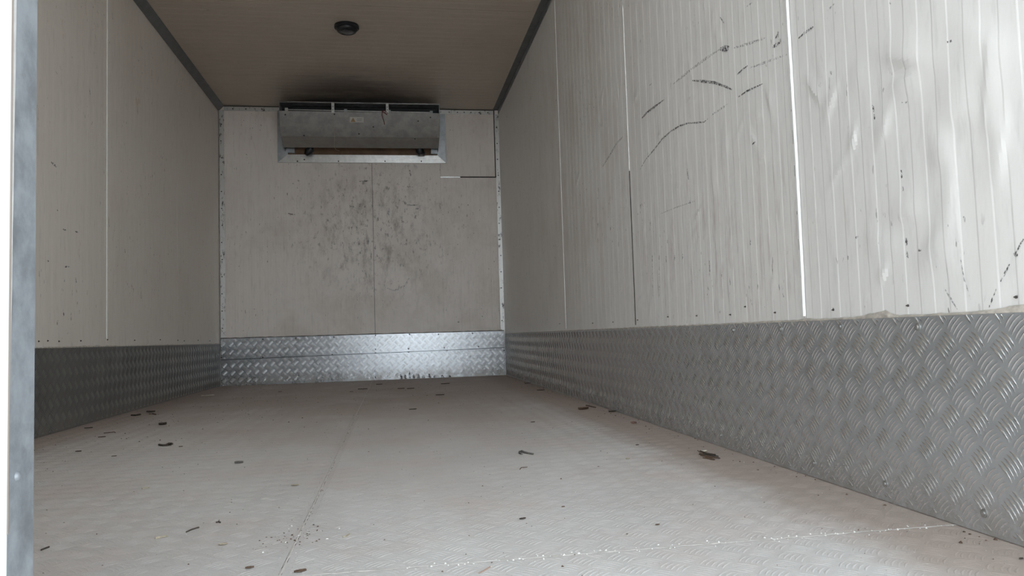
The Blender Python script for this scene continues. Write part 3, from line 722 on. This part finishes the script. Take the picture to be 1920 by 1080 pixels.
def oncov(px, py, off=0.0015):
    best = None
    for (ya, za), (yb, zb_) in zip(prof, prof[1:]):
        for k in range(41):
            y = ya + (yb - ya) * k / 40; z = za + (zb_ - za) * k / 40; q = aty(px, py, y)
            if best is None or abs(q.z - z) < best[0]: best = (abs(q.z - z), q)
    q = best[1]; return Vector((q.x, q.y - off, q.z))
for (px, py) in [(535, 215), (570, 254), (673, 251), (778, 260), (807, 220), (784, 227), (700, 238), (627, 214)]:
    kick_screw(ev, oncov(px, py, 0.0), (0, -1, 0.1), M_dscrew, 0.005)
c = [oncov(x, y) for x, y in ((656, 219.5), (682, 220), (682, 230), (656, 229.5))]
m = MB(); m.prism(c, (0, -0.0008, 0)); lb = m.build('warning_label', M_label, ev)
def onlab(u, v): return c[0].lerp(c[1], u).lerp(c[3].lerp(c[2], u), v) + Vector((0, -0.0011, 0))
m = MB(); m.prism([onlab(0.05, 0.92), onlab(0.42, 0.92), onlab(0.235, 0.1)], (0, -0.0004, 0)); m.build('warning_triangle', M_orange, lb)
m = MB(); m.prism([onlab(0.215, 0.4), onlab(0.255, 0.4), onlab(0.25, 0.8), onlab(0.22, 0.8)], (0, -0.0012, 0)); m.build('exclamation_mark', M_print, lb)
for v in (0.25, 0.45, 0.65): m = MB(); m.prism([onlab(0.5, v), onlab(0.92 - 0.1 * v, v), onlab(0.92 - 0.1 * v, v + 0.07), onlab(0.5, v + 0.07)], (0, -0.0005, 0)); m.build('print_line', M_print, lb)
m = MB(); m.tube([oncov(x, y, 0.006) for x, y in ((727, 213), (722, 208), (717, 209), (716, 216), (718, 222), (720, 228), (721, 234))], 0.0026, 6)
m.tube([oncov(x, y, 0.008) for x, y in ((716, 210), (721, 212), (726, 216))], 0.003, 6); m.build('loose_wire', M_redwire, ev, smooth=True)
m = MB(); m.tube([oncov(x, y, 0.003) for x, y in ((625, 214), (625.5, 230), (626, 245), (627.5, 257), (627, 266), (627, 276))] + [aty(630, 281, YF + 0.18), aty(636, 283, YF + 0.18)], 0.0012, 5); m.build('string', M_string, ev)

# ---------------------------------------------------------------- lamp on the ceiling
lx, ly = -0.190, 3.628
lamp = thing('ceiling_lamp', 'small round black lamp with a dark domed lens on the ceiling', 'lamp', (lx, ly, H))
m = MB(); m.lathe([(0.058, 0.0), (0.059, 0.004), (0.059, 0.012), (0.054, 0.017), (0.045, 0.018)], (lx, ly, H), (0, 0, -1), 40); m.build('base', M_black, lamp, smooth=True)
m = MB(); m.lathe([(0.050, 0.016), (0.049, 0.022), (0.044, 0.030), (0.036, 0.034), (0.034, 0.033)], (lx, ly, H), (0, 0, -1), 40); m.build('bezel', M_black, lamp, smooth=True)
m = MB(); m.lathe([(0.034, 0.031), (0.028, 0.034), (0.015, 0.0365), (0.001, 0.037)], (lx, ly, H), (0, 0, -1), 32); m.build('lens', plain('smoked_lens', (0.06, 0.055, 0.06), 0.15), lamp, smooth=True)
for k in range(3):
    t = k * 2.094 + 0.4; m = MB(); m.lathe([(0.003, 0), (0.002, 0.001)], (lx + 0.052 * math.cos(t), ly + 0.052 * math.sin(t), H - 0.0165), (0, 0, -1), 8); m.build('screw', M_dscrew, lamp)

# ---------------------------------------------------------------- debris on the floor
def stick(name, label, cat, pix, rad, mat, extra=(), lift=0.0, group=None):
    pts = [atz(x, y, 0.0) for x, y in pix]; root = pts[0].copy(); root.z = 0
    m = MB()
    P3 = [q + Vector((0, 0, rad * 1.05 + lift * math.sin(math.pi * i / max(1, len(pts) - 1)))) for i, q in enumerate(pts)]
    m.tube(P3, [rad * random.uniform(0.8, 1.15) for _ in P3], 6)
    for pl in extra:
        e = [atz(x, y, 0.0) + Vector((0, 0, rad)) for x, y in pl]; m.tube(e, [rad * 0.7] * (len(e) - 1) + [rad * 0.3], 5)
    o = m.build(name, mat, None, smooth=True); o['label'] = label; o['category'] = cat
    if group: o['group'] = group
    return o
def flake(name, label, cat, px, py, L, W_, ang, mat, curl=0.25, group=None, z=0.0):
    c = atz(px, py, 0.0); vs = []; fs = []; nu, nv = 8, 4; L *= 0.72; W_ *= 0.62; curl *= 0.45
    for s_ in (0, 1):
        for i in range(nu + 1):
            u = i / nu * 2 - 1; wd = W_ * max(0.08, (1 - u * u)) ** 0.6 * (1 + 0.15 * math.sin(i * 2.3 + px))
            for j in range(nv + 1):
                v = j / nv * 2 - 1
                x = u * L / 2; y = v * wd / 2; zz = 0.0006 + z + curl * W_ * (v * v) + 0.12 * L * curl * u * u + (0.0006 if s_ else 0)
                vs.append((c.x + x * math.cos(ang) - y * math.sin(ang), c.y + x * math.sin(ang) + y * math.cos(ang), zz))
    k0 = (nu + 1) * (nv + 1)
    for s_ in (0, 1):
        for i in range(nu):
            for j in range(nv):
                a = s_ * k0 + i * (nv + 1) + j; fs.append((a, a + 1, a + nv + 2, a + nv + 1))
    for i in range(nu):
        for j in (0, nv):
            a = i * (nv + 1) + j; fs.append((a, a + nv + 1, a + nv + 1 + k0, a + k0))
    for j in range(nv):
        for i in (0, nu):
            a = i * (nv + 1) + j; fs.append((a, a + 1, a + 1 + k0, a + k0))
    m = MB(); m.add(vs, fs); o = m.build(name, mat, None, smooth=True)
    o['label'] = label; o['category'] = cat
    if group: o['group'] = group
    return o

stick('twig', 'grey hooked twig lying in the middle of the floor', 'twig', [(979, 853), (974, 851), (974, 848.5), (978, 847.5), (984, 850), (992, 852), (1000, 853)], 0.0022, plain('grey_twig', (0.14, 0.13, 0.12), 0.8, 0, .3, 300))
stick('straw', 'thin brown curl of straw in front of the hooked twig', 'straw', [(975, 881), (977, 878), (982, 877.5), (989, 877)], 0.0010, M_leaf)
stick('twig', 'dark forked twig lying nearest the left metal plate side', 'twig', [(298, 836), (306, 837), (314, 836.5), (319, 834), (323, 834.5)], 0.0030, M_twig, [[(312, 836), (317, 832)], [(316, 835), (321, 837)]])
stick('twig', 'short straight dark stick alone on the left half of the floor', 'twig', [(440, 869.5), (448, 869), (456, 868.5)], 0.0028, plain('grey_brown_stick', (0.11, 0.10, 0.09), 0.8, 0, .3, 300))
stick('straw', 'thin dark straw with a pale tip near the front left floor', 'straw', [(349, 999), (360, 994), (373, 990)], 0.0010, M_twig)
stick('straw', 'flat pale brown straw left of the thin dark straw', 'straw', [(291, 1011), (301, 1009), (314, 1006.5)], 0.0014, M_straw)
stick('straw', 'short pale straw on the left floor behind the flat brown straw', 'straw', [(266, 917), (273, 916), (280, 915)], 0.0012, M_straw)
stick('twig', 'small upright-tipped dark sprig near the front left floor', 'twig', [(405, 981), (410, 980), (413, 981)], 0.0012, M_twig, [[(410, 980), (411, 976)]])
stick('twig', 'curved dark twig at the front left corner next to the door edge', 'twig', [(77, 1033), (84, 1030), (92, 1027)], 0.0012, M_twig)
stick('straw', 'thin reddish straw at the bottom centre edge of the floor', 'straw', [(898, 1076), (908, 1071), (919, 1064)], 0.0008, plain('reddish_straw', (0.35, 0.24, 0.19), 0.8))
stick('straw', 'short reddish straw standing out front of the crumb cluster', 'straw', [(643, 1008), (650, 1006), (656, 1002)], 0.0010, M_straw)
stick('twig', 'long dark leaf stem nearest the left metal plate', 'twig', [(246, 780), (254, 780), (263, 778.5)], 0.0032, M_twig)
stick('twig', 'upper of two dark stems beside the left plate', 'twig', [(275, 773), (284, 773), (291, 772.5)], 0.0032, M_twig)
stick('twig', 'lower thinner of two dark stems beside the left plate', 'twig', [(280, 777.5), (286, 777), (292, 778)], 0.0024, M_leaf)
stick('twig', 'pale flat twig at the far left corner below the plate', 'twig', [(377, 743), (388, 742.5), (401, 741.5)], 0.0028, plain('pale_flat_twig', (0.5, 0.45, 0.38), 0.8))
flake('dry_leaf', 'crumpled black leaf on the left floor behind the forked twig', 'leaf', 305, 797, 0.035, 0.030, 0.6, M_twig, 0.8)
flake('dry_leaf', 'flat dark leaf close to the left plate near the door', 'leaf', 166, 803, 0.035, 0.02, 0.0, M_twig)
flake('dry_leaf', 'long brown leaf right of the flat dark leaf', 'leaf', 205, 812, 0.045, 0.016, 0.7, M_leaf)
flake('dry_leaf', 'small brown leaf in front of the long brown leaf', 'leaf', 191, 820, 0.028, 0.016, 0.2, M_leaf)
flake('dry_leaf', 'small black flake alone near the left door edge', 'leaf', 147, 847, 0.020, 0.016, 0.0, M_twig)
flake('dry_leaf', 'tiny brown flake in front of the forked twig on the left', 'leaf', 214, 856, 0.016, 0.012, 0.4, M_leaf)
# bundle of stems with its pale chip by the right plate
bpix = [((1311, 853), (1330, 857), (1350, 861)), ((1314, 857), (1330, 860), (1344, 862)), ((1313, 850), (1324, 855), (1342, 857)), ((1318, 860), (1328, 861), (1340, 863.5)), ((1316, 854), (1335, 856), (1347, 859))]
bu = thing('twig_bundle', 'broken bundle of dark brown stems on the floor near the right plate', 'twigs', tuple(atz(1330, 857, 0)))
for i, pl in enumerate(bpix):
    m = MB(); m.tube([atz(x, y, 0) + Vector((0, 0, 0.002 + 0.0016 * (i % 3))) for x, y in pl], [0.0014, 0.0022, 0.0012], 6); m.build('stem', M_leaf if i % 2 else M_twig, bu, smooth=True)
m = MB(); a = atz(1318, 855, 0); m.tube([a + Vector((0, 0, 0.003)), a + Vector((-0.010, 0.004, 0.012))], [0.0018, 0.001], 6); m.build('stem', M_leaf, bu)
flake('pale_chip', 'pale cream chip leaning behind the bundle of stems', 'chip', 1321, 849, 0.022, 0.018, 0.4, M_chip, 0.5, None, 0.001)
flake('dry_leaf', 'larger crumpled brown leaf at the foot of the right plate', 'leaf', 1094, 768, 0.055, 0.04, 0.3, M_leaf, 0.6)
flake('dry_leaf', 'dark leaf right of the larger crumpled leaf by the right plate', 'leaf', 1148, 773, 0.035, 0.025, 0.1, M_twig, 0.6)
stick('twig', 'thin stem lying just behind the crumpled leaf by the right plate', 'twig', [(1099, 761), (1108, 763), (1117, 765)], 0.002, M_leaf)
stick('twig', 'reddish looped stem on the dusty strip beside the right plate', 'twig', [(1183, 793), (1188, 792), (1193, 793), (1189, 795), (1184, 794.5)], 0.0018, plain('reddish_stem', (0.3, 0.17, 0.14), 0.8))
for (px, py, L, ang, lab, mt) in [(1195, 835, 0.012, 0.3, 'single black grain on the bare floor left of the stem bundle', M_twig), (1177, 861, 0.014, 0.2, 'faint brown flake left of the stem bundle', M_straw),
        (980, 974, 0.014, 0.3, 'small dark flake at the front centre of the floor', M_twig), (1233, 985, 0.009, 0.1, 'tiny brown flake right of the front centre flake', M_leaf),
        (999, 792, 0.018, 0.1, 'dark flake in the middle of the floor behind the hooked twig', M_leaf), (563, 1073, 0.020, 0.4, 'reddish brown bark flake at the bottom edge of the floor', M_leaf),
        (468, 1066, 0.014, 0.2, 'grey brown flake at the bottom edge left of the bark flake', M_leaf), (339, 838, 0.014, 0.2, 'tiny dark flake at the right end of the forked twig', M_leaf),
        (418, 1022, 0.016, 0.1, 'pale reddish flake in front of the dark sprig', M_straw), (553, 911, 0.02, 0.1, 'thin tan flake in the middle left of the floor', M_straw),
        (1915, 1049, 0.008, 0.1, 'black grain at the far right front of the floor', M_twig), (1056, 951, 0.007, 0.1, 'small dark grain just right of the floor centre front', M_leaf)]:
    flake('flake', lab, 'flake', px, py, L, L * 0.6, ang, mt, 0.4)
for (px, py, L, lab) in [(680, 730, 0.07, 'wide black flake on the floor below the plate glint'), (711, 721, 0.05, 'black flake closest to the front plate centre'), (770, 729, 0.055, 'black flake right of the wide one near the front plate'),
        (835, 720, 0.07, 'thick black flake near the front plate on the right'), (825, 741, 0.055, 'slanting dark flake on the far right floor'), (525, 735, 0.03, 'lone black flake on the far left floor'),
        (659, 735, 0.025, 'tiny black flake left of the wide black flake'), (774, 768, 0.04, 'dark flake in the middle of the rear floor'), (1014, 732, 0.05, 'dark flake touching the far right plate'),
        (990, 719, 0.05, 'dark flake in the corner by the far right plate'), (752, 729, 0.05, 'faint brown flake between two black flakes near the front plate')]:
    flake('flake', lab, 'flake', px, py, L, L * 0.55, random.uniform(-0.3, 0.3), M_leaf if 'brown' in lab else M_twig, 0.25)

# loose crumbs nobody could count: the cluster by the long joint, and grit all over
m = MB(); ml = MB()
def crumb(mb, x, y, r_):
    a = random.uniform(0, 6.28); vs = []
    for k in range(5):
        t = a + k * 1.2566; vs.append((x + math.cos(t) * r_ * random.uniform(0.6, 1.3), y + math.sin(t) * r_ * random.uniform(0.5, 1.1), 0.0004))
    vs.append((x, y, 0.0004 + r_ * random.uniform(0.4, 1.0))); mb.add(vs, [(k, (k + 1) % 5, 5) for k in range(5)])
c0 = atz(553, 1007, 0)
for k in range(70):
    x, y = random.gauss(c0.x, 0.018), random.gauss(c0.y, 0.035); crumb(m if random.random() < 0.7 else ml, x, y, random.uniform(0.0006, 0.0020))
for k in range(900):
    x, y = random.uniform(XL + 0.02, XR - 0.01), random.uniform(0.7, 4.9); crumb(m, x, y, random.uniform(0.0005, 0.0015) * (1.7 if random.random() < 0.04 else 1) * (1 + 0.25 * max(0, y - 1.5)))
for k in range(420):
    x, y = random.uniform(XL + 0.02, XR - 0.01), random.uniform(0.7, 4.0); crumb(ml, x, y, random.uniform(0.0004, 0.0012))
for k in range(140):
    crumb(ml, random.uniform(0.0, XR), random.gauss(jy, 0.006), random.uniform(0.0005, 0.0018))
for k in range(160):
    crumb(m, random.uniform(XL, XR) if k % 2 else random.gauss(-0.75, 0.2), random.uniform(2.2, 4.9), random.uniform(0.0012, 0.003))
for k in range(120):
    crumb(m, XR - abs(random.gauss(0, 0.03)) - 0.006, random.uniform(0.8, 4.9), random.uniform(0.001, 0.003))
o = m.build('floor_grit', M_leaf); nd = len(o.data.polygons)
o2 = ml.build('pale', M_lightchip)
bm = bmesh.new(); bm.from_mesh(o.data); bm.from_mesh(o2.data); bm.faces.ensure_lookup_table()
for f_ in bm.faces[nd:]: f_.material_index = 1
bm.to_mesh(o.data); bm.free(); o.data.materials.append(M_lightchip); bpy.data.objects.remove(o2)
o['kind'] = 'stuff'; o['label'] = 'brown grit, leaf crumbs and pale crumbs scattered over the floor'; o['category'] = 'grit'
